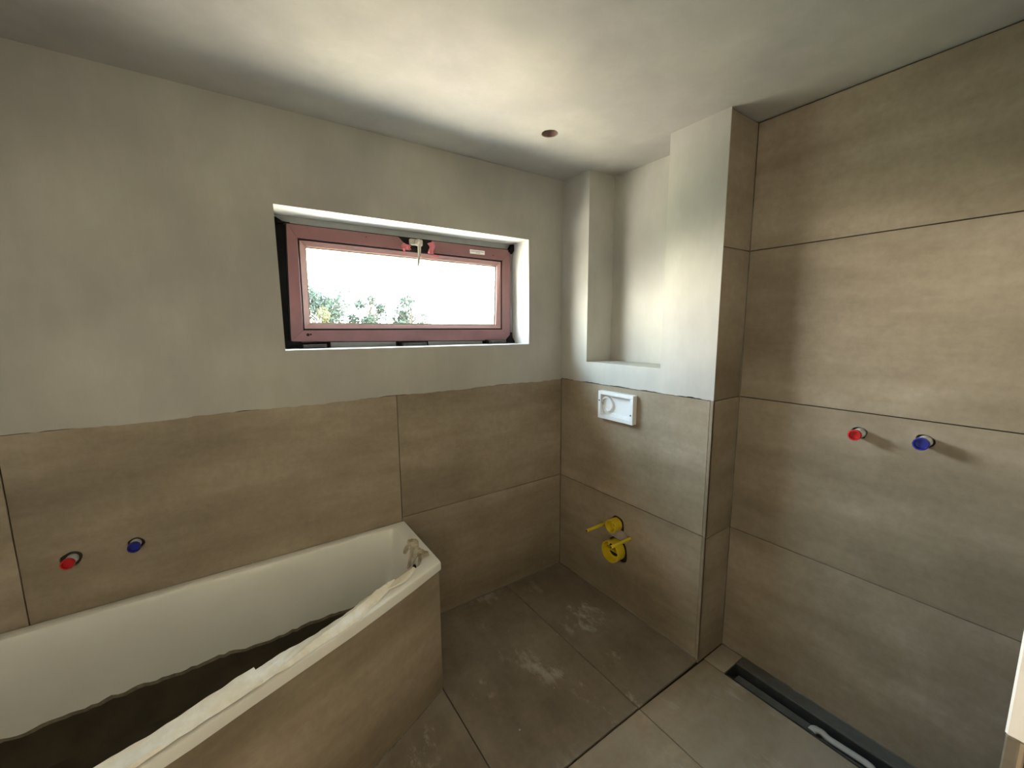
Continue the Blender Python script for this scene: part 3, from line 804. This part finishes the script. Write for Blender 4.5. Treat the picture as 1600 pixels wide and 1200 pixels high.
# trough: floor + walls
box(bm, (x0, ya, -.075), (x1, yb, -.070)); box(bm, (x0, ya, -.07), (x0+.003, yb, zf-.0005)); box(bm, (x1-.003, ya, -.07), (x1, yb, zf+.0015))
box(bm, (x0+.003, ya, -.07), (x1-.003, ya+.003, zf-.0005)); box(bm, (x0+.003, yb-.003, -.07), (x1-.003, yb, zf-.0005))
under(link('channel', bm, 'steel_dark'), dr)
bm = bmesh.new(); box(bm, (x0+.003, ya+.004, -.040), (x0+.062, yb-.03, -.034), .001); under(link('channel_tray', bm, 'strip_grey'), dr)
bm = bmesh.new(); box(bm, (x1+.0005, YF+.002, zf-.008), (SX-.003, yb, zf+.002), .001); under(link('side_strip', bm, 'strip_grey'), dr)
bm = bmesh.new(); box(bm, (x1+.0005, YF+.002, zf+.002), (x1+.006, yb, zf+.005), .001); under(link('channel_lip', bm, 'strip_grey'), dr)
hk = thing('drain_hook', (.08, -1.45, -.03), 'pale bent plastic rod lying in the shower drain channel', 'plastic rod')
bm = bmesh.new()
P = [Vector(q) for q in ((.068, -1.368, -.022), (.079, -1.372, -.016), (.088, -1.392, -.016), (.084, -1.415, -.019), (.086, -1.46, -.019), (.088, -1.50, -.018), (.086, -1.535, -.017), (.078, -1.552, -.022))]
Q = []
for i in range(len(P)-1):
    a, b, c, d = P[max(i-1, 0)], P[i], P[i+1], P[min(i+2, len(P)-1)]
    for k in range(5):
        t = k/5; Q.append(.5*((2*b)+(c-a)*t+(2*a-5*b+4*c-d)*t*t+(3*b-a-3*c+d)*t*t*t))
Q.append(P[-1])
rings = []
for i, q in enumerate(Q):
    d = (Q[min(i+1, len(Q)-1)]-Q[max(i-1, 0)]).normalized(); a = d.cross(Vector((0, 0, 1))).normalized(); b = a.cross(d)
    rr = .0125*(1.15 if i < 8 else 1.0)
    rings.append([bm.verts.new(q+(a*math.cos(t)+b*math.sin(t)*.8)*rr) for t in [2*math.pi*k/12 for k in range(12)]])
for A, B in zip(rings, rings[1:]):
    for i in range(12): bm.faces.new((A[i], A[(i+1) % 12], B[(i+1) % 12], B[i]))
bm.faces.new(rings[0]); bm.faces.new(rings[-1][::-1])
under(link('rod_body', bm, 'pipe_grey', smooth=True), hk)

# ------------------------------------------------------------------ outside: ground strip and trees beyond the window
boxo('ground', (-30, 10, -3.3), (60, 70, -3.0), 'field', kind='structure')
def tree(x, y, ztop, wid, label, mat='leaf', seed=0, hgt=2.4, nb=900, grp='trees seen through the bathroom window'):
    t = thing('tree', (x, y, -3.0), label, 'tree', grp)
    r2 = random.Random(seed)
    bm = bmesh.new()
    tube(bm, (x, y, -3.0), (x, y, ztop-hgt*.4), .16, .06, 8, mi=0)
    for _ in range(7):
        a = r2.uniform(0, 6.28); zz = r2.uniform(ztop-hgt*1.1, ztop-hgt*.45)
        tube(bm, (x, y, zz), (x+math.cos(a)*wid*.4, y+math.sin(a)*wid*.4, zz+hgt*.4), .05, .015, 6)
    under(link('trunk', bm, 'bark'), t)
    bm = bmesh.new()
    blobs = [(r2.uniform(-.42, .42)*wid, r2.uniform(-.4, .4)*wid, r2.uniform(-.8, -.12)*hgt, r2.uniform(.16, .30)*wid) for _ in range(9)]
    for _ in range(nb):
        bx, by, bz, br = r2.choice(blobs)
        d = Vector((r2.gauss(0, 1), r2.gauss(0, 1), r2.gauss(0, 1))).normalized()*br*(r2.random()**.4)
        c = Vector((x+bx, y+by, ztop+bz))+d
        s_ = r2.uniform(.06, .13); n1 = Vector((r2.gauss(0, 1), r2.gauss(0, 1), r2.gauss(0, 1))).normalized(); n2 = n1.orthogonal().normalized()
        bm.faces.new([bm.verts.new(c+n1*s_), bm.verts.new(c+n2*s_*.5), bm.verts.new(c-n1*s_), bm.verts.new(c-n2*s_*.5)])
    under(link('foliage', bm, mat, kind='stuff'), t)
tree(2.3, 22, 3.75, 3.6, 'leftmost green tree seen through the window', seed=3, hgt=2.7, nb=3600)
tree(5.1, 22.5, 3.5, 1.9, 'middle green tree seen through the window', seed=5, nb=2200)
tree(7.4, 22, 3.4, 2.1, 'rightmost green tree seen through the window', seed=8, nb=2200)
tree(1.9, 19, 2.3, 1.1, 'low yellowish tree in the lower left window corner', 'leaf_yellow', 12, hgt=1.4, nb=500)
